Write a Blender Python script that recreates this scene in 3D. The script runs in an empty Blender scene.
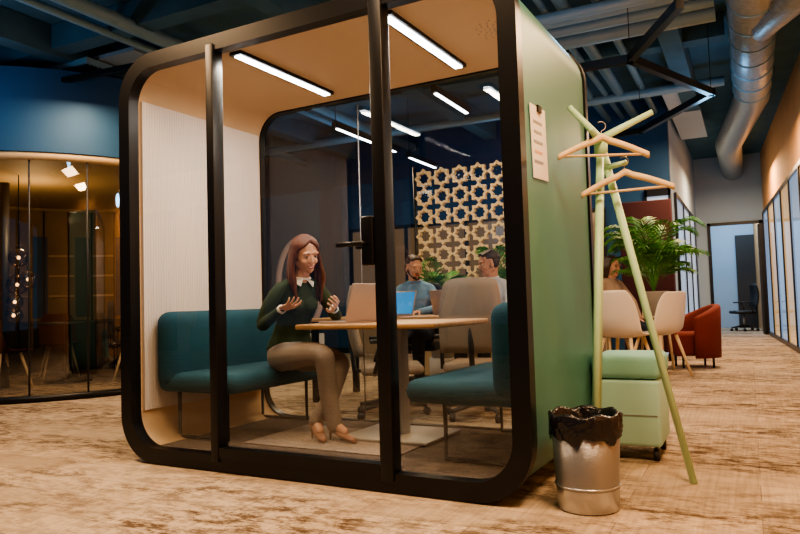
import bpy, bmesh, math, random
from mathutils import Vector, Matrix, Euler
random.seed(3)
SC=bpy.context.scene
COL=SC.collection
V=Vector
SC.view_settings.view_transform='AgX'
SC.view_settings.look='AgX - Medium High Contrast'
SC.view_settings.exposure=.33
# ---------------------------------------------------------------- materials
def mat(name,col,rough=.5,metal=0,var=0,scale=20,bump=0,bscale=150,stretch=(1,1,1),emit=None,es=0,trans=0,spec=.5):
    m=bpy.data.materials.new(name); m.use_nodes=True
    nt=m.node_tree; N=nt.nodes; L=nt.links
    b=N['Principled BSDF']
    b.inputs['Base Color'].default_value=(*col,1); b.inputs['Roughness'].default_value=rough
    b.inputs['Metallic'].default_value=metal; b.inputs['Transmission Weight'].default_value=trans
    b.inputs['Specular IOR Level'].default_value=spec
    if emit: 
        b.inputs['Emission Color'].default_value=(*emit,1); b.inputs['Emission Strength'].default_value=es
    if var or bump:
        tc=N.new('ShaderNodeTexCoord'); mp=N.new('ShaderNodeMapping'); mp.inputs['Scale'].default_value=stretch
        L.new(tc.outputs['Object'],mp.inputs['Vector'])
    if var:
        n=N.new('ShaderNodeTexNoise'); n.inputs['Scale'].default_value=scale; n.inputs['Detail'].default_value=5
        L.new(mp.outputs[0],n.inputs['Vector'])
        r=N.new('ShaderNodeValToRGB'); r.color_ramp.elements[0].position=.3; r.color_ramp.elements[1].position=.7
        r.color_ramp.elements[0].color=(*[c*(1-var) for c in col],1)
        r.color_ramp.elements[1].color=(*[min(1,c*(1+var)) for c in col],1)
        L.new(n.outputs['Fac'],r.inputs['Fac']); L.new(r.outputs[0],b.inputs['Base Color'])
    if bump:
        n2=N.new('ShaderNodeTexNoise'); n2.inputs['Scale'].default_value=bscale
        L.new(mp.outputs[0],n2.inputs['Vector'])
        bp=N.new('ShaderNodeBump'); bp.inputs['Strength'].default_value=bump; bp.inputs['Distance'].default_value=.01
        L.new(n2.outputs['Fac'],bp.inputs['Height']); L.new(bp.outputs[0],b.inputs['Normal'])
    return m
def glassmat(name,tint=(.9,.93,.92),base=.05,rough=.0,k=.75):
    m=bpy.data.materials.new(name); m.use_nodes=True; nt=m.node_tree; N=nt.nodes; L=nt.links
    N.remove(N['Principled BSDF']); out=N['Material Output']
    t=N.new('ShaderNodeBsdfTransparent'); t.inputs[0].default_value=(*tint,1)
    g=N.new('ShaderNodeBsdfGlossy'); g.inputs['Roughness'].default_value=rough
    lw=N.new('ShaderNodeLayerWeight'); lw.inputs['Blend'].default_value=.5
    p=N.new('ShaderNodeMath'); p.operation='POWER'; p.inputs[1].default_value=4
    q=N.new('ShaderNodeMath'); q.operation='MULTIPLY_ADD'; q.inputs[1].default_value=k; q.inputs[2].default_value=base
    mx=N.new('ShaderNodeMixShader')
    L.new(lw.outputs['Facing'],p.inputs[0]); L.new(p.outputs[0],q.inputs[0]); L.new(q.outputs[0],mx.inputs[0])
    L.new(t.outputs[0],mx.inputs[1]); L.new(g.outputs[0],mx.inputs[2]); L.new(mx.outputs[0],out.inputs[0])
    return m
def carpet():
    m=bpy.data.materials.new('carpet'); m.use_nodes=True; nt=m.node_tree; N=nt.nodes; L=nt.links
    b=N['Principled BSDF']; b.inputs['Roughness'].default_value=.95; b.inputs['Specular IOR Level'].default_value=.1
    tc=N.new('ShaderNodeTexCoord')
    br=N.new('ShaderNodeTexBrick'); br.inputs['Scale'].default_value=1; br.inputs['Brick Width'].default_value=1.0
    br.inputs['Row Height'].default_value=.25; br.inputs['Mortar Size'].default_value=.0025
    br.inputs['Color1'].default_value=(.43,.335,.24,1); br.inputs['Color2'].default_value=(.59,.47,.345,1); br.inputs['Mortar'].default_value=(.32,.25,.19,1)
    L.new(tc.outputs['Object'],br.inputs['Vector'])
    def noise(sc,det,ro,stretch):
        mp=N.new('ShaderNodeMapping'); mp.inputs['Scale'].default_value=stretch; L.new(tc.outputs['Object'],mp.inputs['Vector'])
        n=N.new('ShaderNodeTexNoise'); n.inputs['Scale'].default_value=sc; n.inputs['Detail'].default_value=det; n.inputs['Roughness'].default_value=ro
        L.new(mp.outputs[0],n.inputs['Vector']); return n
    def ramp(n,p0,c0,p1,c1):
        r=N.new('ShaderNodeValToRGB'); r.color_ramp.elements[0].position=p0; r.color_ramp.elements[0].color=(*c0,1)
        r.color_ramp.elements[1].position=p1; r.color_ramp.elements[1].color=(*c1,1); L.new(n.outputs['Fac'],r.inputs['Fac']); return r
    r=ramp(noise(1,10,.82,(6,13,1)),.44,(.22,.18,.15),.55,(1,1,1))
    r3=ramp(noise(1,3,.6,(.9,1.6,1)),.38,(.15,)*3,.58,(1,)*3)
    mx=N.new('ShaderNodeMixRGB'); mx.blend_type='MULTIPLY'
    L.new(r3.outputs[0],mx.inputs[0]); L.new(br.outputs[0],mx.inputs[1]); L.new(r.outputs[0],mx.inputs[2])
    rs=ramp(noise(1,5,.6,(60,2.2,1)),.35,(.72,)*3,.6,(1,1,1))
    m2=N.new('ShaderNodeMixRGB'); m2.blend_type='MULTIPLY'; m2.inputs[0].default_value=.7
    L.new(mx.outputs[0],m2.inputs[1]); L.new(rs.outputs[0],m2.inputs[2]); L.new(m2.outputs[0],b.inputs['Base Color'])
    n2=noise(260,2,.5,(1,1,1))
    bp=N.new('ShaderNodeBump'); bp.inputs['Strength'].default_value=.6; bp.inputs['Distance'].default_value=.005
    L.new(n2.outputs['Fac'],bp.inputs['Height']); L.new(bp.outputs[0],b.inputs['Normal'])
    return m
def ribbed():
    m=mat('ribbed_acoustic_felt',(.76,.66,.60),.9); nt=m.node_tree; N=nt.nodes; L=nt.links; b=N['Principled BSDF']
    tc=N.new('ShaderNodeTexCoord'); w=N.new('ShaderNodeTexWave'); w.bands_direction='Y'; w.inputs['Scale'].default_value=16
    L.new(tc.outputs['Object'],w.inputs['Vector'])
    bp=N.new('ShaderNodeBump'); bp.inputs['Strength'].default_value=.3; bp.inputs['Distance'].default_value=.008
    L.new(w.outputs['Fac'],bp.inputs['Height']); L.new(bp.outputs[0],b.inputs['Normal']); return m
M_black=mat('black_metal',(.007,.007,.008),.35,.3)
M_green=mat('sage_green_laminate',(.070,.235,.205),.42,var=.05,scale=2)
M_cream=mat('cream_lining',(.68,.47,.28),.8)
M_rib=ribbed()
M_teal=mat('teal_upholstery',(.006,.066,.098),.85,var=.15,scale=90,bump=.3,bscale=400)
M_wood=mat('oak',(.50,.29,.14),.45,var=.25,scale=6,stretch=(1,12,12))
M_lwood=mat('light_wood',(.74,.58,.36),.5,var=.12,scale=6,stretch=(1,1,8))
M_glass=glassmat('pod_glass',(.86,.89,.88),.085)
M_glass2=glassmat('partition_glass',(.78,.78,.76),.14)
M_white=mat('white_paint',(.75,.73,.70),.5)
M_col=mat('grey_paint',(.40,.38,.36),.5)
M_grey=mat('grey_metal',(.35,.35,.36),.4,.6)
M_silver=mat('laptop_silver',(.46,.39,.37),.35,.4)
M_blue=mat('navy_wall',(.007,.060,.15),.7,var=.12,scale=1.5)
M_ceil=mat('ceiling_blue',(.045,.12,.17),.9,var=.15,scale=3)
M_pipe=mat('pipe_blue_grey',(.17,.31,.39),.45,.1)
M_duct=mat('duct_silver',(.28,.34,.38),.4,.5,var=.15,scale=25,bump=.4,bscale=40)
M_orange=mat('warm_wall',(.62,.34,.15),.8,var=.05,scale=3)
M_lblue=mat('pale_blue_wall',(.33,.45,.58),.8)
M_red=mat('rust_red_fabric',(.16,.020,.010),.85,var=.15,scale=80)
M_maroon=mat('maroon_felt',(.055,.012,.014),.9,var=.1,scale=80)
M_mint=mat('mint_fabric',(.26,.56,.50),.8,var=.06,scale=200,bump=.3,bscale=500)
M_mint2=mat('mint_laminate',(.38,.64,.58),.6)
M_rack=mat('pistachio_paint',(.48,.74,.50),.4)
M_led=mat('led_white',(1,1,1),.5,emit=(.93,.94,1),es=16)
M_screen=mat('screen_blue',(.02,.05,.1),.2,emit=(.03,.25,.55),es=1.0)
M_scrdark=mat('screen_soft',(.02,.02,.03),.2,emit=(.6,.7,.9),es=.8)
M_bag=mat('black_bin_liner',(.010,.010,.014),.25,bump=.9,bscale=38)
M_bin=mat('bin_brushed_metal',(.36,.37,.39),.38,.85,bump=.25,bscale=60,stretch=(1,1,12))
M_bin2=mat('bin_band',(.55,.56,.58),.28,.9)
M_paper=mat('paper',(.88,.86,.84),.7)
M_ink=mat('paper_print',(.75,.45,.35),.8)
M_skin=mat('skin',(.60,.34,.235),.5); 
M_hair=mat('auburn_hair',(.105,.028,.011),.42,var=.5,scale=30,bump=.35,bscale=120,stretch=(4,4,.25))
M_dhair=mat('dark_hair',(.035,.020,.013),.5,var=.3,scale=30)
M_sweater=mat('forest_green_knit',(.026,.045,.020),.9,var=.2,scale=120,bump=.4,bscale=500)
M_trouser=mat('greige_trousers',(.30,.24,.20),.8,var=.06,scale=60)
M_shirtw=mat('white_shirt',(.8,.8,.8),.7)
M_shirtb=mat('blue_shirt',(.16,.30,.48),.8,var=.15,scale=20)
M_shirtl=mat('light_shirt',(.68,.73,.80),.8)
M_jean=mat('dark_trousers',(.03,.04,.07),.8)
M_lip=mat('lips',(.40,.10,.085),.4); M_eyew=mat('eye_white',(.70,.69,.67),.25); M_iris=mat('iris',(.035,.018,.010),.2)
M_nude=mat('nude_leather',(.30,.15,.10),.35); M_tooth=mat('teeth',(.9,.88,.85),.3)
M_leaf=mat('palm_leaf',(.08,.25,.04),.5,var=.4,scale=8)
M_soil=mat('soil',(.03,.02,.012),.9)
M_pot=mat('ceramic_pot',(.42,.40,.36),.5)
M_chairw=mat('ivory_shell',(.72,.66,.58),.5)
M_beige=mat('beige_mesh_fabric',(.38,.29,.22),.85,var=.1,scale=120)
M_dark=mat('dark_plastic',(.02,.02,.022),.5)
M_lattice=mat('lattice_birch',(.66,.52,.33),.6,var=.08,scale=10)
M_podfloor=mat('pod_floor_carpet',(.10,.075,.06),.95,var=.3,scale=60)
M_mat=mat('floor_mat',(.30,.24,.20),.9,var=.2,scale=40)
M_lamp=glassmat('smoked_lamp_glass',(.6,.5,.42),.18)
M_bulb=mat('bulb',(1,1,1),.5,emit=(1,.6,.25),es=8)
M_drum=mat('tan_drum',(.48,.34,.18),.7)
M_gold=mat('gold_plaster',(.22,.145,.065),.6,var=.35,scale=1.2)
# ---------------------------------------------------------------- helpers
def grp(name,loc=(0,0,0),rz=0,sc=1):
    e=bpy.data.objects.new(name,None); e.location=loc; e.rotation_euler=(0,0,math.radians(rz)); e.empty_display_size=.1; e.scale=(sc,sc,sc)
    COL.objects.link(e); return e
def add(name,me,par,m,smooth=False):
    o=bpy.data.objects.new(name,me); COL.objects.link(o)
    if m and not me.materials: me.materials.append(m)
    if smooth:
        for p in me.polygons: p.use_smooth=True
    if par: o.parent=par
    return o
def bm2(bm,name):
    me=bpy.data.meshes.new(name); bm.to_mesh(me); bm.free(); return me
def box(name,par,loc,size,m,bev=0,rot=(0,0,0),seg=3,smooth=None):
    bm=bmesh.new(); bmesh.ops.create_cube(bm,size=1)
    bmesh.ops.scale(bm,vec=V(size),verts=bm.verts)
    if bev: bmesh.ops.bevel(bm,geom=bm.edges[:],offset=min(bev,min(size)*.49),segments=seg,affect='EDGES',profile=.5)
    Mx=Matrix.Translation(V(loc))@Euler([math.radians(a) for a in rot]).to_matrix().to_4x4()
    bmesh.ops.transform(bm,matrix=Mx,verts=bm.verts)
    return add(name,bm2(bm,name),par,m,bev>0 if smooth is None else smooth)
def b2(name,par,lo,hi,m,bev=0,seg=3):
    lo=V(lo);hi=V(hi); return box(name,par,(lo+hi)/2,hi-lo,m,bev,seg=seg)
def tube(name,par,pts,r,m,res=12,closed=False):
    rs=r if isinstance(r,(list,tuple)) else [r]*len(pts)
    pts=[V(p) for p in pts]; bm=bmesh.new(); rings=[]; n=len(pts); up=None
    for i,p in enumerate(pts):
        if closed: t=(pts[(i+1)%n]-pts[i-1]).normalized()
        else: t=(pts[min(i+1,n-1)]-pts[max(i-1,0)]).normalized()
        if up is None:
            up=t.orthogonal().normalized()
        up=(up-t*up.dot(t)).normalized(); s=t.cross(up)
        rings.append([bm.verts.new(p+(up*math.cos(a)+s*math.sin(a))*rs[i]) for a in [2*math.pi*k/res for k in range(res)]])
    for i in range(n if closed else n-1):
        A=rings[i];B=rings[(i+1)%n]
        for k in range(res): bm.faces.new((A[k],A[(k+1)%res],B[(k+1)%res],B[k]))
    if not closed:
        bm.faces.new(rings[0][::-1]); bm.faces.new(rings[-1])
    bmesh.ops.recalc_face_normals(bm,faces=bm.faces)
    return add(name,bm2(bm,name),par,m,True)
def lathe(name,par,prof,m,loc=(0,0,0),n=40,jit=None):
    bm=bmesh.new(); rings=[]
    for (r,z) in prof:
        rings.append([bm.verts.new((loc[0]+(r+(jit(a,z) if jit else 0))*math.cos(a),loc[1]+(r+(jit(a,z) if jit else 0))*math.sin(a),loc[2]+z)) for a in [2*math.pi*k/n for k in range(n)]])
    for A,B in zip(rings,rings[1:]):
        for k in range(n): bm.faces.new((A[k],A[(k+1)%n],B[(k+1)%n],B[k]))
    bmesh.ops.recalc_face_normals(bm,faces=bm.faces)
    return add(name,bm2(bm,name),par,m,True)
def rr(x0,x1,z0,z1,r,n=12):
    P=[]
    for cx,cz,a0 in ((x1-r,z1-r,0),(x0+r,z1-r,90),(x0+r,z0+r,180),(x1-r,z0+r,270)):
        for k in range(n+1):
            a=math.radians(a0+90*k/n); P.append((cx+r*math.cos(a),cz+r*math.sin(a)))
    return P
def ring(name,par,outer,inner,y0,y1,m):
    bm=bmesh.new(); n=len(outer)
    R=[[bm.verts.new((p[0],y,p[1])) for p in prof] for prof,y in ((outer,y0),(outer,y1),(inner,y1),(inner,y0))]
    for i in range(4):
        A=R[i];B=R[(i+1)%4]
        for k in range(n): 
            f=bm.faces.new((A[k],A[(k+1)%n],B[(k+1)%n],B[k])); f.smooth=(i in (0,2))
    bmesh.ops.recalc_face_normals(bm,faces=bm.faces)
    bm.edges.ensure_lookup_table()
    for e in bm.edges:
        if len(e.link_faces)==2 and e.link_faces[0].smooth!=e.link_faces[1].smooth: e.smooth=False
    return add(name,bm2(bm,name),par,m,False)
def pane(name,par,prof,y,m):
    bm=bmesh.new(); bm.faces.new([bm.verts.new((p[0],y,p[1])) for p in prof]); return add(name,bm2(bm,name),par,m)
_b=bmesh.new(); bmesh.ops.create_icosphere(_b,subdivisions=3,radius=1); ICO3=([v.co.copy() for v in _b.verts],[[v.index for v in f.verts] for f in _b.faces]); _b.free()
_b=bmesh.new(); bmesh.ops.create_icosphere(_b,subdivisions=2,radius=1); ICO2=([v.co.copy() for v in _b.verts],[[v.index for v in f.verts] for f in _b.faces]); _b.free()
def cap(p0,p1,r0,r1=None,f=.35):
    r1=r0 if r1 is None else r1; p0=V(p0);p1=V(p1); n=max(1,int((p1-p0).length/(f*min(r0,r1)))+1)
    return [(p0.lerp(p1,i/n),(r0+(r1-r0)*i/n,)*3) for i in range(n+1)]
def chain(pts,rs,f=.35):
    out=[]
    for i in range(len(pts)-1): out+=cap(pts[i],pts[i+1],rs[i],rs[i+1],f)
    return out
def spl(pts,rs,k=4):
    P=[V(p) for p in pts]; n=len(P); op=[];orr=[]
    for i in range(n-1):
        p0=P[max(i-1,0)];p1=P[i];p2=P[i+1];p3=P[min(i+2,n-1)]
        for j in range(k):
            t=j/k; op.append(.5*((2*p1)+(p2-p0)*t+(2*p0-5*p1+4*p2-p3)*t*t+(3*p1-p0-3*p2+p3)*t**3)); orr.append(rs[i]+(rs[i+1]-rs[i])*t)
    op.append(P[-1]); orr.append(rs[-1]); return op,orr
def lch(lst,n=7):
    out=[]
    for (c0,r0),(c1,r1) in zip(lst,lst[1:]):
        for i in range(n+1):
            t=i/n; out.append((V(c0).lerp(V(c1),t),tuple(a+(b-a)*t for a,b in zip(r0,r1))))
    return out
def blob(name,par,prims,vox,m,M=None,smooth=4,remesh=True,ico=None):
    ico=ico or (ICO2 if remesh else ICO3)
    vs=[];fs=[]
    for c,r in prims:
        o=len(vs); c=V(c)
        for v in ico[0]: vs.append(V((c.x+v.x*r[0],c.y+v.y*r[1],c.z+v.z*r[2])))
        for f in ico[1]: fs.append([i+o for i in f])
    if M: vs=[M@v for v in vs]
    me=bpy.data.meshes.new(name); me.from_pydata([tuple(v) for v in vs],[],fs); me.update()
    if not remesh: return add(name,me,par,m,True)
    o=bpy.data.objects.new('tmp',me); COL.objects.link(o)
    md=o.modifiers.new('r','REMESH'); md.mode='VOXEL'; md.voxel_size=vox
    if smooth: s=o.modifiers.new('s','SMOOTH'); s.iterations=smooth; s.factor=.6
    dg=bpy.context.evaluated_depsgraph_get(); me2=bpy.data.meshes.new_from_object(o.evaluated_get(dg))
    bpy.data.objects.remove(o); me2.name=name; me2.materials.clear()
    return add(name,me2,par,m,True)
def hand(name,par,w,d,n,side,m,curl=18,spread=.12,sc=1.0):
    w=V(w); d=V(d).normalized(); n=V(n); n=(n-d*n.dot(d)).normalized(); t=d.cross(n)*side
    P=[]
    offs=[.027,.009,-.009,-.026]; ln=[.070,.079,.073,.056]
    for i in range(4):
        kn=w+(d*.088+t*offs[i])*sc
        P+=cap(w+t*offs[i]*.6*sc,kn,.0135*sc,.0105*sc)
        dd=(d+t*spread*(1.5-i)*.7).normalized(); p=kn; a=0
        for j,(fr,rr_) in enumerate(((.45,.0083),(.31,.0075),(.24,.0066))):
            a+=math.radians(curl*(1+.15*i)); v=dd*math.cos(a)+n*math.sin(a); q=p+v*ln[i]*fr*sc
            P+=cap(p,q,rr_*sc,(rr_-.0008)*sc); p=q
    p0=w+(d*.02+t*.02)*sc; p1=w+(d*.05+t*.047+n*.012)*sc; p2=w+(d*.078+t*.058+n*.022)*sc; p3=w+(d*.102+t*.060+n*.028)*sc
    P+=chain([p0,p1,p2,p3],[.014*sc,.011*sc,.009*sc,.0075*sc])
    return blob(name,par,P,.0032,m,smooth=3)
def head(par,c,yaw,pitch,roll,female=True,haircol=None,hair='long',beard=None,neck_to=None,smile=True):
    R=Euler((math.radians(roll),math.radians(pitch),math.radians(yaw)),'XYZ').to_matrix().to_4x4()
    M=Matrix.Translation(V(c))@R
    k=1.0 if female else 1.07
    P=[((-.010,0,.038),(.094,.074,.086)),((.025,0,-.010),(.064,.060,.084)),((.03,0,-.050),(.052,.046,.046)),
       ((.058,0,-.083),(.022,.019,.016))]
    P+=cap((-.01,.050,-.040),(.045,.022,-.078),.018,.015)+cap((-.01,-.050,-.040),(.045,-.022,-.078),.018,.015)
    P+=[((.057,.033,-.022),(.024,.022,.020)),((.057,-.033,-.022),(.024,.022,.020))]
    P+=cap((.083,0,.010),(.097,0,-.020),.0060,.0085)+[((.091,.008,-.024),(.008,.006,.0055)),((.091,-.008,-.024),(.008,.006,.0055))]
    P+=cap((.074,.045,.030),(.079,.012,.030),.009,.009)+cap((.074,-.045,.030),(.079,-.012,.030),.009,.009)
    P+=[((-.005,.073,-.005),(.017,.008,.028)),((-.005,-.073,-.005),(.017,.008,.028))]
    P=[(V(a)*k,tuple(x*k for x in r)) for a,r in P]
    Mi=M.inverted(); nb=Mi@V(neck_to)
    P+=cap((-.018,0,-.04),nb,.048*k if female else .058,.050 if female else .062)
    blob('head_and_neck',par,P,.0034,M_skin,M,smooth=4)
    E=lambda nm,pr,mm: blob(nm,par,[(V(a)*k,tuple(x*k for x in r)) for a,r in pr],0,mm,M,remesh=False,ico=ICO2)
    E('eyes',[((.0735,s*.030,.008),(.010,.0125,.0062)) for s in(1,-1)],M_eyew)
    E('irises',[((.0812,s*.030-.001,.0078),(.0035,.0052,.0056)) for s in(1,-1)],M_iris)
    E('eyelashes',[x for s in(1,-1) for x in [((.0825-((j-6)/3)**2*.0013,s*(.0305+(j-6)*.0021),.0142-((j-6)/3)**2*.0011),(.0030,.0022,.0014)) for j in range(13)]],M_dhair)
    E('upper_eyelids',[((.0755,s*.030,.0165),(.0065,.0135,.0040)) for s in(1,-1)],M_skin)
    E('eyebrows',[x for s in(1,-1) for x in [((.0855-j*.00085-.00006*j*j,s*(.014+j*.0030),.0315+.0045*math.sin(j/11*2.4)),(.0028,.0030,.0018)) for j in range(11)]],haircol)
    n=24; ys=[-.024+.048*i/n for i in range(n+1)]
    if smile:
        E('lips',[((.0870-9*y*y,y,-.0490+11*y*y),(.0034,.0022,.0024)) for y in ys]+[((.0862-9*y*y,y,-.0620+31*y*y),(.0040,.0022,.0029*(1-600*y*y)+.0008)) for y in ys],M_lip)
        E('teeth',[((.0848-9*y*y,y*.85,-.0548+17*y*y),(.0034,.003,.0052)) for y in ys],M_tooth)
    else:
        E('lips',[((.0872-9*y*y,y*.85,-.0525+3*y*y),(.003,.0022,.0022)) for y in ys]+[((.0868-9*y*y,y*.8,-.0565+3*y*y),(.003,.0022,.0024)) for y in ys],M_lip)
    H=[]
    if hair=='long':
        H+=[((-.022,0,.046),(.094,.078,.086))]
        def sp(th,ph,s,e=0):
            th=math.radians(th); ph=math.radians(ph)
            return (-.012+(.097+e)*math.sin(th)*math.cos(ph),s*(.078+e)*math.sin(th)*math.sin(ph),.038+(.092+e)*math.cos(th))
        for s in (1,-1):
            NS=19
            for i in range(NS):
                t=i/(NS-1)
                a=sp(12+4*t,8+172*t,s); b=sp(46-6*t,9+171*t,s); c=sp(69-5*t,40+138*t,s,.002); d=sp(95,70+108*t,s,.004)
                w1=.009*math.sin(i*1.9); w2=.011*math.sin(i*2.7+1); w3=.008*math.sin(i*1.3+2)
                out=1.0+.16*(1-t)
                fx=.030*(1-t)-.012*t
                e=(d[0]+fx*.3+w1*.5,d[1]*1.08*out,-.07); f=(d[0]+fx+w1,d[1]*1.12*out+w3,-.14); g_=(d[0]+fx*1.3+w2,d[1]*1.02*out-w3,-.21); h=(d[0]+fx*1.5+w2+.012,d[1]*.98,-.275+.03*math.sin(i*2.3))
                H+=chain(*spl([a,b,c,d,e,f,g_,h],[.008,.0095,.0105,.011,.0115,.0115,.0095,.0035]),.6)
        blob('long_hair',par,H,.0036,haircol,M,smooth=1)
    else:
        H+=[((-.020,0,.050),(.093,.077,.083))]
        for i in range(9): H+=cap((-.02,-.052+.013*i,.112),(.060,-.048+.012*i,.100-.018*(abs(i-4)/4)**2),.014,.012)
        H+=[((-.040,s*.056,.005),(.040,.020,.046)) for s in(1,-1)]
        if hair=='bob':
            for s in(1,-1):
                for i in range(6): 
                    xs=.03-.02*i; H+=chain([(xs,s*.06,.09),(xs-.01,s*.085,.0),(xs-.02,s*.08,-.10)],[.02,.022,.014])
        H=[(V(a)*k,tuple(x*k for x in r)) for a,r in H]
        blob('short_hair',par,H,.005,haircol,M,smooth=2)
    if beard:
        B=cap((0,.060,-.03),(.05,.026,-.080),.012,.012)+cap((0,-.060,-.03),(.05,-.026,-.080),.012,.012)+cap((.062,-.018,-.084),(.062,.018,-.084),.017,.017)
        B+=cap((.0865,-.016,-.043),(.0865,.016,-.043),.004,.004)
        blob('beard',par,[(V(a)*k,tuple(x*k for x in r)) for a,r in B],.005,beard,M)
def sitter(name,loc,rz,top,leg,haircol,hairst,beard=None,hyaw=0,seat=.45,hands=((.42,.13,.775),(.42,-.13,.775))):
    g=grp(name,loc,rz); z=seat-.45
    T=lch([((0,0,.56+z),(.125,.165,.10)),((.0,0,.70+z),(.105,.14,.1)),((.02,0,.90+z),(.11,.165,.1)),((.02,0,.99+z),(.085,.15,.06)),((.02,0,1.05+z),(.06,.08,.035))])
    for s,h in ((1,hands[0]),(-1,hands[1])):
        T+=cap((.02,s*.05,1.05+z),(.02,s*.155,1.0+z),.038,.048)
        h=V(h); el=V((.13,s*.24,.80+z)); T+=chain([(.02,s*.155,.995+z),(.04,s*.195,.93+z),el,h-V((.03,0,0))],[.05,.050,.041,.031])
    blob('shirt',g,T,.012,top)
    tube('shirt_collar',g,[(.02+.062*math.cos(a),.066*math.sin(a),1.075+z-.012*math.cos(a)) for a in [2*math.pi*k/20 for k in range(20)]],.011,top,8,True)
    T=[]
    for s in (1,-1): T+=chain([(0,s*.09,.54+z),(.42,s*.12,.53+z),(.40,s*.12,.13)],[.10,.07,.05])
    T+=lch([((0,0,.56+z),(.13,.17,.09)),((0,0,.60+z),(.125,.16,.08))],2)
    blob('trousers',g,T,.012,leg)
    for s in (1,-1):
        blob('shoe',g,lch([((.38,s*.12,.045),(.045,.04,.04)),((.46,s*.12,.04),(.05,.045,.035)),((.56,s*.125,.03),(.04,.04,.026))]),.008,M_dark)
    for s,h in ((1,hands[0]),(-1,hands[1])): hand('hand',g,h,(1,-.3*s,-.05),(0,0,-1),s*1,M_skin,12)
    head(g,(.05,0,1.20+z),hyaw,8,0,False,haircol,hairst,beard,neck_to=(.02,0,1.04+z),smile=False)
    return g
# ---------------------------------------------------------------- room
f=b2('floor',None,(-14,-5,-.1),(5,21,0),carpet())
b2('ceiling',None,(-14,-5,3.75),(5,21,3.85),M_ceil)
b2('wall_left',None,(-14.2,-5,0),(-14,21,3.75),M_blue)
b2('wall_back',None,(-14,10.6,0),(-.95,10.75,3.75),M_blue)
b2('wall_corridor',None,(-1.1,10.76,0),(-.95,16,3.75),M_lblue)
b2('wall_end',None,(-.95,16,2.35),(1.4,16.15,3.75),M_lblue)
b2('wall_end_left',None,(-.95,16,0),(-.74,16.15,2.35),M_lblue)
b2('wall_end_right',None,(.30,16,0),(1.4,16.15,2.35),M_orange)
b2('wall_side_office',None,(-2.4,19.2,0),(1.6,19.35,3.7),M_lblue)
b2('wall_side_office_left',None,(-2.5,16.2,0),(-2.4,19.2,3.7),M_lblue)
g=grp('reflection_posts',(0,-4.6,0))  # unseen columns and rails added behind the camera to reflect in the pod glass
for i in range(10):
    x=-13+1.9*i; b2('reflection_column',g,(x-.14,-.14,0),(x+.14,.14,3.75),M_orange if i%2 else M_black)
b2('reflection_rail',g,(-14,-.05,.0),(5,.05,.5),M_black); b2('reflection_rail',g,(-14,-.05,3.0),(5,.05,3.75),M_orange)
g=grp('door_1',(-.22,16,0))
for a,b in (((-.52,-.04,0),(-.46,.04,2.35)),((.46,-.04,0),(.52,.04,2.35)),((-.52,-.04,2.29),(.52,.04,2.35))): b2('door_frame',g,a,b,M_black)
b2('door_leaf',g,(.43,.05,.01),(.47,.95,2.28),M_dark)
b2('side_window',g,(-.05,3.1,.0),(.9,3.19,2.3),M_dark)
a=math.degrees(math.atan2(.27,4.9))
wr=box('wall_right',None,(0,0,0),(.15,26,3.75),M_orange); wr.location=(.35+.075+.27/4.9*7.6,8,1.875); wr.rotation_euler=(0,0,math.radians(a))
gw=grp('window_1',(.35+.27/4.9*7.6,8,0),a)
Mww=mat('window_pane_warm',(.30,.20,.12),.08,emit=(1,.62,.28),es=.35); Mwc=mat('window_pane_cool',(.1,.14,.2),.08,emit=(.35,.5,.75),es=.4)
for i in range(8):
    y=-.2+1.15*i
    b2('frame_post',gw,(-.035,y-.03,0),(-.002,y+.03,2.5),M_black)
    if i<7:
        b2('frame_rail',gw,(-.035,y,2.44),(-.002,y+1.15,2.5),M_black); b2('frame_rail',gw,(-.035,y,0),(-.002,y+1.15,.08),M_black)
        b2('window_pane',gw,(-.015,y+.03,.08),(-.004,y+1.12,2.44),Mww if i%2 else Mwc)
gw=grp('window_2',(-.95,10.8,0))
Mpc=mat('pane_cool',(.3,.36,.42),.1,emit=(.6,.75,1),es=.35)
for i in range(4):
    y=.3+1.3*i
    b2('frame_post',gw,(.005,y-.03,0),(.04,y+.03,2.4),M_black)
    if i<3:
        b2('frame_rail',gw,(.005,y,2.34),(.04,y+1.3,2.4),M_black); b2('window_pane',gw,(.005,y+.03,.05),(.02,y+1.27,2.34),Mpc)
gw=grp('window_3',(-6.3,10.6,0))
Mpw=mat('pane_warm',(.10,.07,.05),.15,emit=(1,.55,.25),es=.10)
for i in range(5):
    x=i*1.1
    b2('frame_post',gw,(x-.03,-.05,0),(x+.03,-.005,2.2),M_black)
    if i<4:
        b2('frame_rail',gw,(x,-.05,2.14),(x+1.1,-.005,2.2),M_black)
        b2('window_pane',gw,(x+.03,-.02,.0),(x+1.07,-.006,2.14),Mpw)
gw=grp('window_4',(-1.25,10.6,0))
for x in (-.02,.30): b2('frame_post',gw,(x-.03,-.05,0),(x+.0,-.005,2.4),M_black)
b2('window_pane',gw,(-.02,-.02,0),(.28,-.006,2.3),Mpc); b2('frame_rail',gw,(-.05,-.05,2.3),(.3,-.005,2.4),M_black)
b2('baseboard_back',None,(-14,10.57,0),(-6.4,10.6,.1),M_black)
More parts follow.
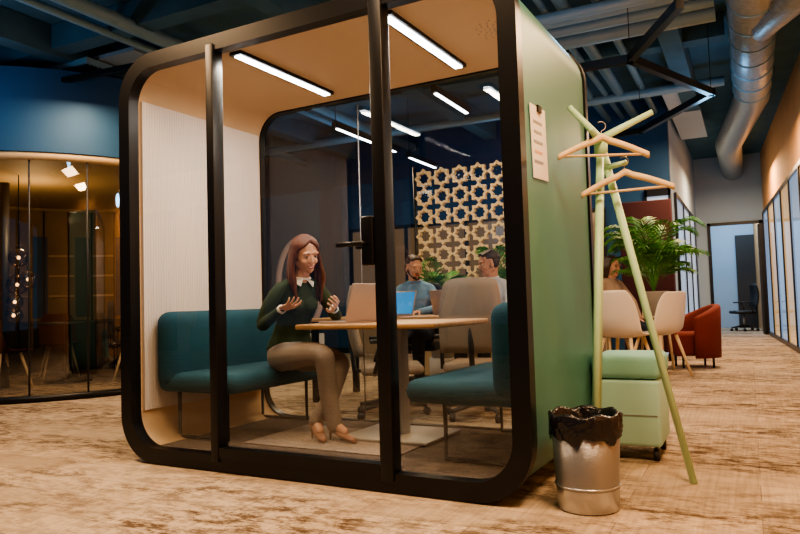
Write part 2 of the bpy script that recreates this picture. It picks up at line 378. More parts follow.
# ---------------------------------------------------------------- ceiling services
g=grp('ceiling_pipes',(0,0,3.35))
for i,(y,r,z) in enumerate(((6.0,.05,0),(6.2,.035,.02),(6.36,.05,0),(6.6,.07,-.02),(3.2,.05,.1),(3.45,.035,.1),(9.2,.06,.1))):
    tube('pipe',g,[(-12,y,z),(-.15,y,z)],r,M_pipe)
for i,(x,r,z) in enumerate(((-1.75,.05,.15),(-1.55,.035,.15),(-1.38,.06,.15),(-1.1,.04,.17),(-5.0,.07,.15),(-5.3,.04,.15),(-7.2,.06,.15))):
    tube('pipe',g,[(x,0,z),(x,10.5,z)],r,M_pipe)
g=grp('air_duct',(0,0,3.3))
tube('round_duct',g,[(.15,4.8,.12),(.15,10,.12),(-.2,13,.12),(-.2,15.9,.12)],.21,M_duct,20)
for i in range(10): tube('duct_rib',g,[(.15,5+i*.5,.12),(.15,5.03+i*.5,.12)],.222,M_pipe,20)
tube('flex_duct',g,[(.65,6.2,.0),(.45,6.4,-.02),(.25,6.9,.0),(.18,7.4,.1)],.15,M_duct,16)
g=grp('ceiling_beams',(0,0,3.6))
for x in (-9.5,-6.2,-3.6,-.6): b2('beam',g,(x-.1,0,-.15),(x+.1,10.5,.14),M_ceil)
for y in (2.3,4.6,7.8): b2('beam',g,(-13.5,y-.1,-.1),(-.1,y+.1,.14),M_ceil)
g=grp('ceiling_panels',(0,0,3.5))
b2('panel',g,(-.9,9.5,-.02),(-.5,12.5,.02),mat('panel_pale',(.45,.55,.62),.8))
b2('panel',g,(-8.4,4.9,-.02),(-5.4,7.0,.02),mat('panel_grey',(.24,.31,.35),.8))
g=grp('air_vent',(-6.3,4.95,3.4))
b2('vent_frame',g,(-.4,-.2,0),(.4,.2,.06),M_pipe)
for i in range(7): b2('slat',g,(-.37,-.17+i*.05,-.012),(.37,-.15+i*.05,.0),M_black)
def barpoly(name,pts,z,m,w=.06,h=.07,led=None):
    g=grp(name,(pts[0][0],pts[0][1],z)); o=V((pts[0][0],pts[0][1],0))
    for p,q in zip(pts,pts[1:]):
        p=V((*p,0))-o;q=V((*q,0))-o; d=q-p; c=(p+q)/2; an=math.degrees(math.atan2(d.y,d.x))
        box('housing',g,c,(d.length+w,w,h),m,rot=(0,0,an))
        if led: box('diffuser',g,c-V((0,0,h/2+.003)),(d.length*.96,w*.55,.008),led,rot=(0,0,an))
        for e in (p,): tube('suspension_wire',g,[e,e+V((0,0,3.75-z))],.004,M_black,6)
    return g
barpoly('hexagon_pendant_light',[(-.35,5.17),(-.82,6.13),(-.25,7.6),(-1.1,8.9)],2.9,M_black)
barpoly('hexagon_pendant_light',[(-.82,6.13),(-1.9,6.14),(-2.3,7.2)],2.9,M_black)
barpoly('hexagon_pendant_light',[(-1.1,8.9),(-2.2,9.0)],2.9,M_black)
barpoly('linear_pendant_light',[(-2.6,6.0),(-2.6,6.85)],2.9,M_black,led=M_led)
barpoly('linear_pendant_light',[(-4.1,6.6),(-4.1,8.1)],2.9,M_black,led=M_led)
barpoly('linear_pendant_light',[(-4.1,8.5),(-4.1,9.4)],2.9,M_black,led=M_led)
barpoly('ceiling_track',[(-11,4.2),(-4.2,4.75)],3.2,M_black,w=.05,h=.05)
# ---------------------------------------------------------------- POD
X0,X1,Y0,Z0,Z1=-3.28,-.82,2.86,.005,2.345; D=1.22; AP=-2.0
def PT(x,y,z=0):
    a=math.radians(AP); dx=x-X0; dy=y-Y0
    return (X0+dx*math.cos(a)-dy*math.sin(a),Y0+dx*math.sin(a)+dy*math.cos(a),z)
pod=grp('office_pod',(X0,Y0,0),AP); ox=X0
def S(prof): return [(p[0]-ox,p[1]) for p in prof]
O=S(rr(X0,X1,Z0,Z1,.26)); I=S(rr(X0+.085,X1-.085,Z0+.085,Z1-.085,.19))
O2=S(rr(X0+.012,X1-.012,Z0+.012,Z1-.012,.25)); I2=S(rr(X0+.075,X1-.075,Z0+.075,Z1-.075,.195))
ring('front_frame',pod,O,I,0,.07,M_black)
ring('outer_shell',pod,O2,S(rr(X0+.04,X1-.04,Z0+.04,Z1-.04,.225)),.07,D-.05,M_green)
ring('inner_lining',pod,S(rr(X0+.041,X1-.041,Z0+.041,Z1-.041,.224)),I2,.071,D-.05,M_cream)
ring('rear_frame',pod,O,I,D-.05,D,M_black)
pane('front_glass',pod,I,.035,M_glass)
pane('rear_glass',pod,I,D-.02,M_glass)
for x,w in ((-2.55,.026),(-1.505,.034)):
    b2('mullion',pod,(x-w-ox,-.012,Z0+.05),(x+w-ox,.07,Z1-.05),M_black,.005)
b2('door_bottom_rail',pod,(-2.52-ox,-.01,Z0+.075),(-1.54-ox,.05,Z0+.125),M_black)
b2('lock_plate',pod,(-1.605-ox,-.02,1.04),(-1.54-ox,.06,1.27),M_black,.008)
tube('door_handle',pod,[(-1.57-ox,-.03,1.14),(-1.57-ox,-.06,1.14),(-1.71-ox,-.06,1.14)],.012,M_black)
tube('door_handle_inner',pod,[(-1.57-ox,.07,1.14),(-1.57-ox,.11,1.14),(-1.71-ox,.11,1.14)],.012,M_black)
b2('acoustic_panel',pod,(X0+.076-ox,.09,.28),(X0+.095-ox,D-.08,2.11),M_rib)
b2('acoustic_panel',pod,(X1-.095-ox,.09,.28),(X1-.076-ox,D-.08,2.11),M_rib)
b2('pod_floor',pod,(X0+.2-ox,.075,Z0+.07),(X1-.2-ox,D-.06,Z0+.083),M_podfloor)
b2('floor_mat',pod,(.65,.3,Z0+.083),(1.65,.9,Z0+.09),M_mat,.003)
for x in (-2.46,-1.51):
    b2('led_housing',pod,(x-.04-ox,.10,2.25),(x+.04-ox,1.0,2.272),M_black)
    b2('led_strip',pod,(x-.022-ox,.12,2.244),(x+.022-ox,.98,2.251),M_led)
tube('rear_glass_joint',pod,[(-2.36-ox,D-.028,.12),(-2.36-ox,D-.028,2.22)],.004,M_grey,6)
for i in range(5):
    for j in range(12):
        r=.03+.028*i; a=j*math.pi/6+i*.26
        tube('vent_hole',pod,[(-1.12-ox+r*math.cos(a)*.8,.62+r*math.sin(a),2.267),(-1.12-ox+r*math.cos(a)*.8,.62+r*math.sin(a),2.2695)],.004,M_grey,6)
for x,y in ((X0+.35,.15),(X1-.35,.15),(X0+.35,1.1),(X1-.35,1.1)): lathe('levelling_foot',pod,[(0,0),(.04,0),(.04,.008),(0,.008)],M_black,(x-ox,y,0),16)
px,py,_=PT(X1-.012,3.14)
g=grp('notice_paper',(px,py,1.565),AP)
box('sheet',g,(.006,0,0),(.003,.22,.33),M_paper,rot=(3,0,0)); box('clip',g,(.010,0,.155),(.014,.05,.03),M_black)
for i in range(5): box('print_line',g,(.0085,-.02,.09-i*.045),(.001,.13-.02*(i%2),.012),M_ink if i==3 else M_grey,rot=(3,0,0))
def sofa(x,y,rz,z=.49):
    g=grp('booth_sofa',PT(x,y,z),rz+AP)
    b2('seat',g,(.0,-.51,-.115),(.60,.51,.0),M_teal,.052,6)
    b2('backrest',g,(.0,-.53,-.09),(.15,.53,.36),M_teal,.07,6)
    b2('seat_piping',g,(.12,-.502,-.052),(.592,.502,-.046),M_teal,.002)
    fl=.089-z
    for yy in (-.38,.38):
        tube('sled_leg',g,[(.06,yy,-.10),(.06,yy,fl+.012),(.44,yy,fl+.012),(.44,yy,-.10)],.012,M_dark,10)
    return g
sofa(X0+.1,3.535,0); sofa(X1-.1,3.56,180)
g=grp('meeting_table',PT(-1.87,3.64),AP)
b2('table_top',g,(-.47,-.36,.725),(.42,.38,.755),M_wood,.01)
b2('column',g,(-.05,-.04,.11),(.05,.04,.725),M_col,.008)
b2('base_plate',g,(-.28,-.22,.096),(.28,.24,.112),M_col,.005)
def laptop(loc,rz,screen,lid=M_silver,tilt=18,w=.32):
    g=grp('laptop',loc,rz)
    b2('base',g,(-.22,-w/2,.0),(0,w/2,.014),lid,.004)
    b2('keyboard',g,(-.17,-w/2+.02,.0142),(-.03,w/2-.02,.016),M_dark)
    R=(0,tilt,0)
    c=V((math.sin(math.radians(tilt))*.11,0,.012+math.cos(math.radians(tilt))*.11))
    box('lid',g,c,(.008,w,.22),lid,.003,rot=R)
    box('screen',g,c+V((-.0048,0,0)),(.001,w-.02,.20),screen,rot=R)
laptop(PT(-2.01,3.51,.7555),-14,M_scrdark)
# ---------------------------------------------------------------- WOMAN : leaning forward over the table, gesturing
g=grp('seated_woman',PT(-2.575,3.55,.025),-26,.97)
FZ=.070
T=lch([((-.02,0,.60),(.115,.165,.075)),((.00,0,.68),(.098,.132,.08)),((.035,0,.76),(.092,.120,.08)),((.085,0,.87),(.095,.140,.085)),((.115,0,.945),(.080,.128,.06)),((.140,0,1.01),(.052,.070,.03))])
T+=[((.158,.052,.868),(.050,.054,.054)),((.158,-.052,.868),(.050,.054,.054))]
for s in(1,-1): T+=cap((.140,s*.045,1.015),(.125,s*.132,.972),.033,.043)
T+=chain(*spl([(.125,-.135,.965),(.112,-.170,.92),(.078,-.205,.84),(.045,-.220,.752),(.14,-.222,.782),(.265,-.205,.842)],[.046,.046,.043,.039,.036,.028],3))
T+=chain(*spl([(.125,.135,.965),(.135,.168,.92),(.165,.205,.84),(.20,.215,.795),(.29,.16,.805),(.37,.10,.835)],[.046,.046,.043,.039,.036,.028],3))
blob('sweater',g,T,.0075,M_sweater,smooth=4)
for p0,p1 in (((.256,-.206,.838),(.277,-.202,.849)),((.360,.107,.831),(.380,.092,.841))):
    tube('shirt_cuff',g,[p0,p1],.027,M_shirtw,16)
T=lch([((0,0,.545),(.13,.17,.095)),((-.015,0,.60),(.115,.16,.07))],3)
T+=chain(*spl([(.02,-.08,.545),(.25,-.085,.57),(.46,-.05,.575),(.478,-.035,.50),(.46,-.01,.34),(.475,.02,.165)],[.095,.080,.064,.058,.055,.050],3))
T+=chain(*spl([(.02,.08,.53),(.25,.09,.53),(.43,.085,.52),(.445,.07,.46),(.40,.03,.30),(.35,-.03,.185)],[.095,.08,.062,.056,.052,.046],3))
blob('trousers',g,T,.009,M_trouser,smooth=4)
for a,t in (((.475,.02,.17),(.60,.055)),((.35,-.03,.19),(.465,-.06))):
    an=V(a); toe=V((t[0],t[1],FZ+.022)); mid=an.lerp(toe,.55); mid.z=FZ+.06; heel=V((an.x-.035,an.y-.005,FZ+.085))
    blob('foot',g,chain([an,(an.x,an.y,FZ+.10),mid],[.032,.03,.026]),.005,M_skin)
    blob('shoe',g,lch([(heel,(.027,.027,.02)),((heel.lerp(mid,.6)-V((0,0,.018))),(.03,.029,.016)),(mid-V((0,0,.022)),(.034,.034,.02)),(toe,(.03,.026,.016)),(toe+(toe-mid)*.35-V((0,0,.001)),(.012,.01,.012))]),.005,M_nude)
    tube('heel_spike',g,[heel+V((-.008,0,-.005)),V((heel.x-.012,heel.y,FZ))],[.012,.005],M_nude,10)
hand('right_hand',g,(.277,-.202,.849),(1,.10,.18),(-.10,.25,1),-1,M_skin,16,.22,.95)
hand('left_hand',g,(.380,.092,.841),(1,-.45,.30),(-.1,-.7,.6),1,M_skin,22,.2,.95)
head(g,(.205,0,1.170),-2,14,5,True,M_hair,'long',neck_to=(.140,0,1.005))
for s in (1,-1):
    bm=bmesh.new(); vs=[bm.verts.new(v) for v in ((.140,s*.060,1.046),(.202,s*.016,1.026),(.222,s*.044,.980),(.168,s*.080,1.012))]
    bm.faces.new(vs); me=bm2(bm,'collar'); o=add('shirt_collar',me,g,M_shirtw); md=o.modifiers.new('s','SOLIDIFY'); md.thickness=.006
tube('collar_band',g,[(.147+.056*math.cos(a),.056*math.sin(a),1.040-.012*math.cos(a)) for a in [2*math.pi*k/20 for k in range(20)]],.008,M_shirtw,8,True)
# ---------------------------------------------------------------- rear office
g=grp('conference_table',(-2.4,5.55,0))
b2('table_top',g,(-1.2,-.42,.715),(1.1,.42,.745),M_wood,.008)
for x in (-1.1,1.0):
    for y in (-.35,.35): b2('leg',g,(x-.025,y-.025,0),(x+.025,y+.025,.715),M_black)
laptop((-2.80,5.48,.7455),80,M_screen); laptop((-2.38,5.66,.7455),-90,M_scrdark)
def ochair(loc,rz,m,seat=.46):
    g=grp('office_chair',loc,rz)
    b2('seat',g,(-.22,-.23,seat-.07),(.25,.23,seat),m,.03)
    bm=bmesh.new(); n=8; rows=[]
    for i in range(n+1):
        z=seat+.08+.52*i/n; w=.225*(1-.25*(i/n)**3); x=-.24-.05*math.sin(math.pi*i/n*.9)
        rows.append([bm.verts.new((x+.05*(abs(j-4)/4)**2,w*(j-4)/4,z+(-.03*(abs(j-4)/4)**3 if i==n else 0))) for j in range(9)])
    for A,B in zip(rows,rows[1:]):
        for j in range(8): bm.faces.new((A[j],A[j+1],B[j+1],B[j]))
    o=add('backrest',bm2(bm,'backrest'),g,m,True); md=o.modifiers.new('s','SOLIDIFY'); md.thickness=.035
    tube('back_support',g,[(-.1,0,seat-.08),(-.27,0,seat-.04),(-.30,0,seat+.3)],.02,M_dark)
    tube('gas_column',g,[(0,0,.09),(0,0,seat-.07)],.025,M_grey)
    for k in range(5):
        a=k*2*math.pi/5; tube('base_spoke',g,[(0,0,.12),(.28*math.cos(a),.28*math.sin(a),.075)],[.025,.016],M_dark,8)
        tube('caster',g,[(.28*math.cos(a)-.0,.28*math.sin(a)-.018,.03),(.28*math.cos(a),.28*math.sin(a)+.018,.03)],.03,M_dark,12)
    for s in(1,-1):
        tube('armrest',g,[(-.12,s*.25,seat-.05),(-.05,s*.27,seat+.18)],.015,M_dark); b2('arm_pad',g,(-.15,s*.27-.035,seat+.17),(.12,s*.27+.035,seat+.2),M_dark,.01)
    return g
ochair((-1.82,4.86,0),100,M_beige,.42); ochair((-2.50,4.72,0),30,M_beige,.40)
ochair((-2.98,6.26,0),-80,M_dark); ochair((-2.16,6.22,0),-100,M_dark)
sitter('seated_man',(-2.98,6.24,0),-80,M_shirtb,M_jean,M_dhair,'short',M_dhair,hyaw=40)
sitter('seated_man',(-2.16,6.20,0),-100,M_shirtl,M_jean,M_dhair,'short',None,hyaw=-45)
# lattice screen : eight-pointed star rings
g=grp('lattice_screen',(-2.5,7.5,0))
bm=bmesh.new(); sp=.232; NN=16
for ix in range(8):
    for iz in range(8):
        cx=-.93+ix*sp; cz=.72+iz*sp
        L4=[]
        for y in (-.03,.03):
            for sc_ in (1,.66):
                L4.append([bm.verts.new((cx+sc_*.1185*(1 if k%2==0 else .74)*math.cos(2*math.pi*k/NN),y,cz+sc_*.1185*(1 if k%2==0 else .74)*math.sin(2*math.pi*k/NN))) for k in range(NN)])
        order=[L4[0],L4[2],L4[3],L4[1]]
        for i in range(4):
            A=order[i];B=order[(i+1)%4]
            for k in range(NN): bm.faces.new((A[k],A[(k+1)%NN],B[(k+1)%NN],B[k]))
bmesh.ops.recalc_face_normals(bm,faces=bm.faces)
add('lattice_cells',bm2(bm,'lattice_cells'),g,M_lattice,False)
b2('planter_base',g,(-1.05,-.15,0),(.85,.15,.6),M_lattice,.01)
for x in (-1.06,.85): tube('post',g,[(x,0,0),(x,0,2.5)],.018,M_black)
g=grp('oval_wall_mirror',(-6.75,9.6,0))
pts=[(.44*math.cos(a),0,1.20+.78*math.sin(a)) for a in [2*math.pi*k/40 for k in range(40)]]
tube('mirror_frame',g,pts,.05,mat('pink_plaster_glow',(.45,.32,.28),.7,emit=(1,.65,.5),es=.06),10,True)  # faint glow put into the ring's material, it is no lamp
b2('mirror_stand',g,(-.4,-.12,0),(.4,.12,.4),M_white,.02)
def palm(name,loc,potz,R,nf,seed,stand=True,H=.75):
    random.seed(seed); g=grp(name,loc)
    lathe('pot',g,[(0,potz),(.11,potz),(.155,potz+.30),(.165,potz+.31),(.15,potz+.31),(.14,potz+.27),(0,potz+.27)],M_pot)
    lathe('soil',g,[(0,potz+.275),(.142,potz+.275)],M_soil)
    if stand:
        for k in range(4):
            a=k*math.pi/2+.5; tube('stand_leg',g,[(.19*math.cos(a),.19*math.sin(a),0),(.13*math.cos(a),.13*math.sin(a),potz+.12)],.014,M_lwood)
        tube('stand_ring',g,[(.125*math.cos(a),.125*math.sin(a),potz+.02) for a in [k*math.pi/12 for k in range(24)]],.012,M_lwood,8,True)
    else:
        lathe('plinth',g,[(0,0),(.14,0),(.14,potz),(0,potz)],M_white)
    bm=bmesh.new()
    for i in range(nf):
        a=2.399*i+random.uniform(-.2,.2); L=R*random.uniform(.8,1.15); up=H*random.uniform(.55,1.1)*(1-.4*(i%3)/2)
        d=V((math.cos(a),math.sin(a),0)); P=[]
        for k in range(13):
            t=k/12; P.append(V((0,0,potz+.28))+d*(L*(t**1.25))+V((0,0,up*(1.9*t-1.15*t*t)*1.25)))
        sd=d.cross(V((0,0,1)))
        for k in range(12):
            w=.006; q=[P[k]-sd*w,P[k]+sd*w,P[k+1]+sd*w,P[k+1]-sd*w]; bm.faces.new([bm.verts.new(v) for v in q])
        for k in range(4,13):
            t=k/12; tg=(P[k]-P[k-1]).normalized(); ll=.22*math.sin(math.pi*min(1,t*.85+.1))+.06
            for s in (1,-1):
                for h in (0,.5):
                    b=P[k]-(P[k]-P[k-1])*h; dv=(sd*s*.8+tg*.75+V((0,0,-.12))).normalized(); nw=tg*.014
                    m1=b+dv*ll*.5+V((0,0,.01)); tip=b+dv*ll+V((0,0,-.04))
                    v=[bm.verts.new(x) for x in (b,m1-nw,tip,m1+nw)]; bm.faces.new(v)
    add('fronds',bm2(bm,'fronds'),g,M_leaf)
    return g
palm('potted_palm',(-.99,8.46,0),.60,.50,34,5,True,.86)
palm('potted_palm',(-3.05,7.0,0),.25,.32,20,9,False,.75)
palm('potted_palm',(-2.25,7.0,0),.3,.32,22,12,False,.75)
# ---------------------------------------------------------------- lounge at right
def shell(loc,rz,m,sc=1):
    g=grp('shell_chair',loc,rz,sc); bm=bmesh.new(); prof=[(.25,.44),(.20,.455),(.05,.43),(-.12,.43),(-.20,.48),(-.235,.60),(-.25,.74),(-.265,.86)]; rows=[]
    for i,(x,z) in enumerate(prof):
        w=[.20,.23,.245,.245,.24,.235,.225,.17][i]; cv=[.01,.02,.03,.04,.05,.06,.05,.03][i]
        rows.append([bm.verts.new((x+(cv*(abs(j-4)/4)**2*(1.6 if i>3 else 0)),w*(j-4)/4,z+(cv*(abs(j-4)/4)**2 if i<=4 else 0))) for j in range(9)])
    for A,B in zip(rows,rows[1:]):
        for j in range(8): bm.faces.new((A[j],A[j+1],B[j+1],B[j]))
    o=add('shell',bm2(bm,'shell'),g,m,True)
    md=o.modifiers.new('s','SOLIDIFY'); md.thickness=.018; md=o.modifiers.new('u','SUBSURF'); md.levels=md.render_levels=2
    for sx in(1,-1):
        for sy in(1,-1): tube('leg',g,[(sx*.12,sy*.13,.42),(sx*.22,sy*.22,0)],[.018,.011],M_lwood)
    return g
shell((-1.14,7.15,0),70,M_chairw,1.08); shell((-.90,7.82,0),150,M_chairw,1.05); shell((-1.48,8.2,0),-30,M_chairw)
g=sitter('seated_woman',(-1.44,8.18,0),-30,M_beige,M_jean,M_dhair,'bob',None,hyaw=0,hands=((.35,.10,.62),(.35,-.10,.62)))
g=grp('red_armchair',(-.62,8.95,0),200)
b2('seat_cushion',g,(-.20,-.20,.14),(.27,.20,.42),M_red,.05,5)
bm=bmesh.new(); NA=20; RA=[]
for k in range(NA+1):
    a=math.radians(75+210*k/NA); h=.62+.12*math.cos(math.radians(-105+210*k/NA))
    RA.append([bm.verts.new((r*math.cos(a),r*math.sin(a),z)) for r,z in ((.21,.12),(.29,.12),(.305,h-.03),(.285,h),(.235,h),(.215,h-.03))])
for A,B in zip(RA,RA[1:]):
    for k in range(6): bm.faces.new((A[k],A[(k+1)%6],B[(k+1)%6],B[k]))
bm.faces.new(RA[0]); bm.faces.new(RA[-1][::-1]); bmesh.ops.recalc_face_normals(bm,faces=bm.faces)
add('tub_back',bm2(bm,'tub_back'),g,M_red,True)
for sx in(.18,-.16):
    for sy in(.16,-.16): tube('leg',g,[(sx,sy,0),(sx,sy,.15)],.014,M_dark,8)
g=grp('acoustic_screen',(-1.2,9.85,0)); b2('panel',g,(-.36,-.03,.1),(.32,.03,2.15),M_maroon,.02)
for x in(-.28,.24): b2('foot',g,(x-.03,-.2,0),(x+.03,.2,.1),M_black)
g=grp('storage_ottoman',(-.615,4.0,0))
b2('body',g,(-.165,-.2,.075),(.175,.2,.42),M_mint2,.02); b2('cushion',g,(-.172,-.207,.425),(.182,.207,.55),M_mint,.035,5)
b2('drawer_line',g,(-.15,-.2035,.235),(.16,-.199,.24),M_grey)
for sx in(1,-1):
    for sy in(1,-1):
        tube('caster',g,[(sx*.14-.014,sy*.15,.03),(sx*.14+.014,sy*.15,.03)],.03,M_dark,14); tube('caster_stem',g,[(sx*.14,sy*.15,.03),(sx*.14,sy*.15,.08)],.01,M_dark,8)
g=grp('waste_bin',(-.635,2.91,0))
lathe('bin_body',g,[(0,.0),(.118,.0),(.124,.006),(.127,.09)],M_bin2); lathe('bin_mesh',g,[(.126,.09),(.127,.095),(.138,.36),(.134,.36),(.12,.02),(0,.02)],M_bin)
tube('bin_ring',g,[(.129*math.cos(a),.129*math.sin(a),.10) for a in [k*math.pi/20 for k in range(40)]],.004,M_bin2,8,True)
random.seed(8)
ph=[random.uniform(0,6.28) for _ in range(6)]
J=lambda a,z: .0025*math.sin(9*a+ph[0]+z*30)+.002*math.sin(17*a+ph[1]-z*50)+.0022*math.sin(29*a+ph[2]+z*70)
bg=lathe('bin_liner',g,[(.141,.29),(.146,.30),(.146,.33),(.147,.36),(.145,.385),(.138,.392),(.128,.38),(.12,.33),(.10,.22),(0,.15)],M_bag,(0,0,0),120,J)
for v in bg.data.vertices:
    a=math.atan2(v.co.y,v.co.x)
    if v.co.z<.31 and math.hypot(v.co.x,v.co.y)>.13: v.co.z+=.012*math.sin(5*a+1)+.008*math.sin(11*a+ph[3])
    if v.co.z>.37: v.co.z+=.006*math.sin(7*a+2)
# coat rack
Jn=V((-.62,3.46,1.62)); R_=V((.893,.451,0)); F_=V((-.451,.893,0))
g=grp('coat_rack',(-.62,3.46,0)); o=V((-.62,3.46,0))
for ft,tip in ((V((-.27,3.44,0)),Jn+R_*-.16-F_*.05+V((0,0,.17))),(V((-.668,3.19,0)),Jn+R_*.02+F_*.22+V((0,0,.12))),(V((-.75,3.70,0)),Jn+R_*.24-F_*.06+V((0,0,.13)))):
    d=(ft-Jn)
    tube('leg',g,[ft-o,Jn+d*.02-o],[.016,.020],M_rack,16)
    tube('peg',g,[Jn+d*.02-o,Jn-o+V((0,0,.02)),tip-o],[.020,.019,.014],M_rack,16)
tube('peg',g,[Jn-o,Jn-o-F_*.16-R_*.09+V((0,0,.03))],[.018,.015],M_rack,16)
tube('collar',g,[Jn-o-V((0,0,.07)),Jn-o+V((0,0,.02))],.032,M_rack,20)
tube('lower_peg',g,[Jn-o-V((0,0,.13)),Jn-o+R_*.09-F_*.1-V((0,0,.12))],[.015,.012],M_rack,12)
def hanger(loc,rz,tilt=0):
    g=grp('wooden_hanger',loc,rz); g.rotation_euler[1]=math.radians(tilt)
    bm=bmesh.new(); n=24; rows=[]
    for i in range(n+1):
        t=-1+2*i/n; x=.215*t; z=-.085-.085*abs(t)**1.35+(.012*(1-abs(t)*6) if abs(t)<.16 else 0); hh=.016-.002*abs(t); y=-.018*abs(t)**2
        rows.append([bm.verts.new((x,y+a,z+b)) for a,b in ((-.009,-hh),(-.011,0),(-.007,hh),(.007,hh),(.011,0),(.009,-hh))])
    for A,B in zip(rows,rows[1:]):
        for k in range(6): bm.faces.new((A[k],A[(k+1)%6],B[(k+1)%6],B[k]))
    bm.faces.new(rows[0]); bm.faces.new(rows[-1][::-1]); bmesh.ops.recalc_face_normals(bm,faces=bm.faces)
    add('shoulders',bm2(bm,'shoulders'),g,M_lwood,True)
    tube('bar',g,[(-.19,-.015,-.165),(.19,-.015,-.165)],.0065,M_lwood,10)
    tube('hook',g,[(0,0,-.085),(0,0,-.045)]+[(.022*math.sin(a)*1.0,0,-.022-.022*math.cos(a)) for a in [math.radians(20+25*k) for k in range(9)]],.0025,M_grey,8)
hanger(Jn-F_*.12-R_*.03+V((0,0,.075)),27); hanger(Jn+R_*.08-F_*.085+V((0,0,-.09)),20,-3)
# ---------------------------------------------------------------- rotunda left
cx,cy=-7.7,5.8; rot=grp('glass_rotunda',(cx,cy,0)); Rr=2.0
def arcwall(name,r,z0,z1,m,a0=0,a1=360,seg=72):
    bm=bmesh.new(); A=[];B=[]
    for k in range(seg+1):
        a=math.radians(a0+(a1-a0)*k/seg); A.append(bm.verts.new((r*math.cos(a),r*math.sin(a),z0))); B.append(bm.verts.new((r*math.cos(a),r*math.sin(a),z1)))
    for k in range(seg): bm.faces.new((A[k],A[k+1],B[k+1],B[k]))
    return add(name,bm2(bm,name),rot,m,True)
arcwall('curved_glass',Rr,.06,2.40,M_glass2)
arcwall('blue_drum',Rr+.05,2.46,3.3,M_blue)
for z0,z1,m in ((2.38,2.47,M_drum),(0,.07,M_black)):
    tube('drum_rim',rot,[(Rr*math.cos(a),Rr*math.sin(a),(z0+z1)/2) for a in [k*math.pi/36 for k in range(72)]],(z1-z0)/2,m,8,True)
arcwall('gold_plaster_wall',Rr-.1,.0,2.38,M_gold,20,200)
arcwall('dado',Rr-.115,.0,.75,M_dark,20,200)
for k in range(10):
    a0=26+17.5*k; arcwall('dark_niche',Rr-.12,.8,2.0,M_blue if k%2 else M_dark,a0,a0+6,6)
    for z in (1.1,1.4,1.7): arcwall('shelf',Rr-.13,z,z+.03,M_drum,a0+6.5,a0+17,8)
for k in range(19):
    a=math.radians(20+10*k); tube('mullion',rot,[((Rr-.14)*math.cos(a),(Rr-.14)*math.sin(a),.02),((Rr-.14)*math.cos(a),(Rr-.14)*math.sin(a),2.38)],.012,M_dark,6)
for a in (-75,-45,-15,15,-105,-60,-30):
    a=math.radians(a); tube('glass_post',rot,[(Rr*math.cos(a),Rr*math.sin(a),.05),(Rr*math.cos(a),Rr*math.sin(a),2.4)],.010,M_dark,8)
lathe('rotunda_ceiling',rot,[(0,2.44),(Rr,2.44)],M_drum)
tube('blade_column',rot,[(-.2,-.6,0),(-.2,-.6,2.44)],.05,M_dark,12)
g=grp('globe_pendant_lamp',(-7.35,5.0,0))
tube('cord',g,[(0,0,1.6),(0,0,2.44)],.006,M_dark,6)
for i,(dx,dy,z,r) in enumerate(((0,0,1.5,.11),(.12,.03,1.25,.10),(-.1,.05,1.2,.12),(.05,-.08,1.0,.09),(-.06,-.02,.85,.10))):
    blob('globe',g,[((dx,dy,z),(r,)*3)],0,M_lamp,remesh=False); blob('bulb',g,[((dx,dy,z),(.018,)*3)],0,M_bulb,remesh=False)
    tube('globe_cord',g,[(dx,dy,z+r),(dx*.4,dy*.4,1.62),(0,0,1.65)],.004,M_dark,6)
g=grp('round_table',(-7.7,5.9,0)); lathe('top',g,[(0,.72),(.5,.72),(.5,.75),(0,.75)],M_dark); tube('stem',g,[(0,0,.02),(0,0,.72)],.04,M_black); lathe('foot',g,[(0,0),(.28,0),(.28,.02),(0,.02)],M_black)
for a in (30,150,270):
    r=math.radians(a); shell((-7.7+.85*math.cos(r),5.9+.85*math.sin(r),0),a+180,M_maroon)
ochair((-.15,17.6,0),200,M_dark)
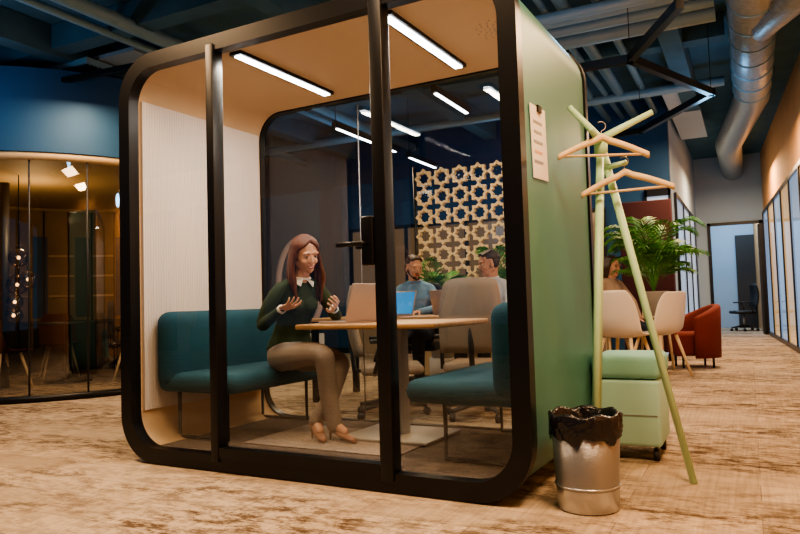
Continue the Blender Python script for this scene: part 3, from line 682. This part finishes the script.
# ---------------------------------------------------------------- lights
def area(name,loc,size,power,col,rot=(0,0,0),sy=None):
    l=bpy.data.lights.new(name,'AREA'); l.energy=power; l.color=col; l.size=size
    if sy: l.shape='RECTANGLE'; l.size_y=sy
    o=bpy.data.objects.new(name,l); o.location=loc; o.rotation_euler=[math.radians(a) for a in rot]; COL.objects.link(o)
def point(name,loc,power,col,r=.1):
    l=bpy.data.lights.new(name,'POINT'); l.energy=power; l.color=col; l.shadow_soft_size=r
    o=bpy.data.objects.new(name,l); o.location=loc; COL.objects.link(o)
W=(1,.65,.36)
for x in (-2.46,-1.51): area('pod_light',PT(x,3.41,2.235),.05,12.5,(1,.86,.70),(0,0,AP),sy=.85)
area('ceiling_light',(.1,1.95,3.25),.8,100,W); area('ceiling_light',(-3.9,1.95,3.25),.8,78,W); area('ceiling_light',(-1.6,1.95,3.25),.8,45,W)
area('ceiling_light',(.3,5.3,3.1),.6,65,W); area('ceiling_light',(-.2,9.5,3.1),.8,95,W); area('ceiling_light',(-.1,13.5,3.1),.8,80,W)
area('ceiling_light',(-2.7,6.3,2.85),.6,42,(1,.70,.42)); area('ceiling_light',(-4.1,8.0,2.85),.6,40,(1,.70,.42)); area('ceiling_light',(-5.5,4.4,3.0),.6,36,W)
area('ceiling_light',(-.3,17.6,3.3),1,70,(.6,.8,1))
point('rotunda_light',(-7.5,5.3,2.0),20,(1,.66,.32))
for p,e in (((-1,4.9,2.75),14),((-6,3.2,2.75),15),((-.3,8.5,2.6),11),((-5,8.5,2.8),15),((-2,2.1,3.35),7),((-7.0,2.2,2.6),11),((-3,9.6,2.8),9)): point('cool_fill',p,e,(.26,.62,1),.12)  # blue ambient fill points added near the ceiling, no fixtures there
w=bpy.data.worlds.new('World'); SC.world=w; w.use_nodes=True; w.node_tree.nodes['Background'].inputs[0].default_value=(.12,.20,.32,1); w.node_tree.nodes['Background'].inputs[1].default_value=.42
# ---------------------------------------------------------------- camera
cd=bpy.data.cameras.new('camera'); cam=bpy.data.objects.new('camera',cd); COL.objects.link(cam); SC.camera=cam
cd.sensor_width=36; cd.lens=31.05; cd.clip_start=.05
cam.matrix_world=Matrix.Translation((0,0,.86))@Matrix.Rotation(math.radians(26.8),4,'Z')@Matrix.Rotation(math.radians(90+3.0),4,'X')@Matrix.Rotation(math.radians(-1.7),4,'Z')
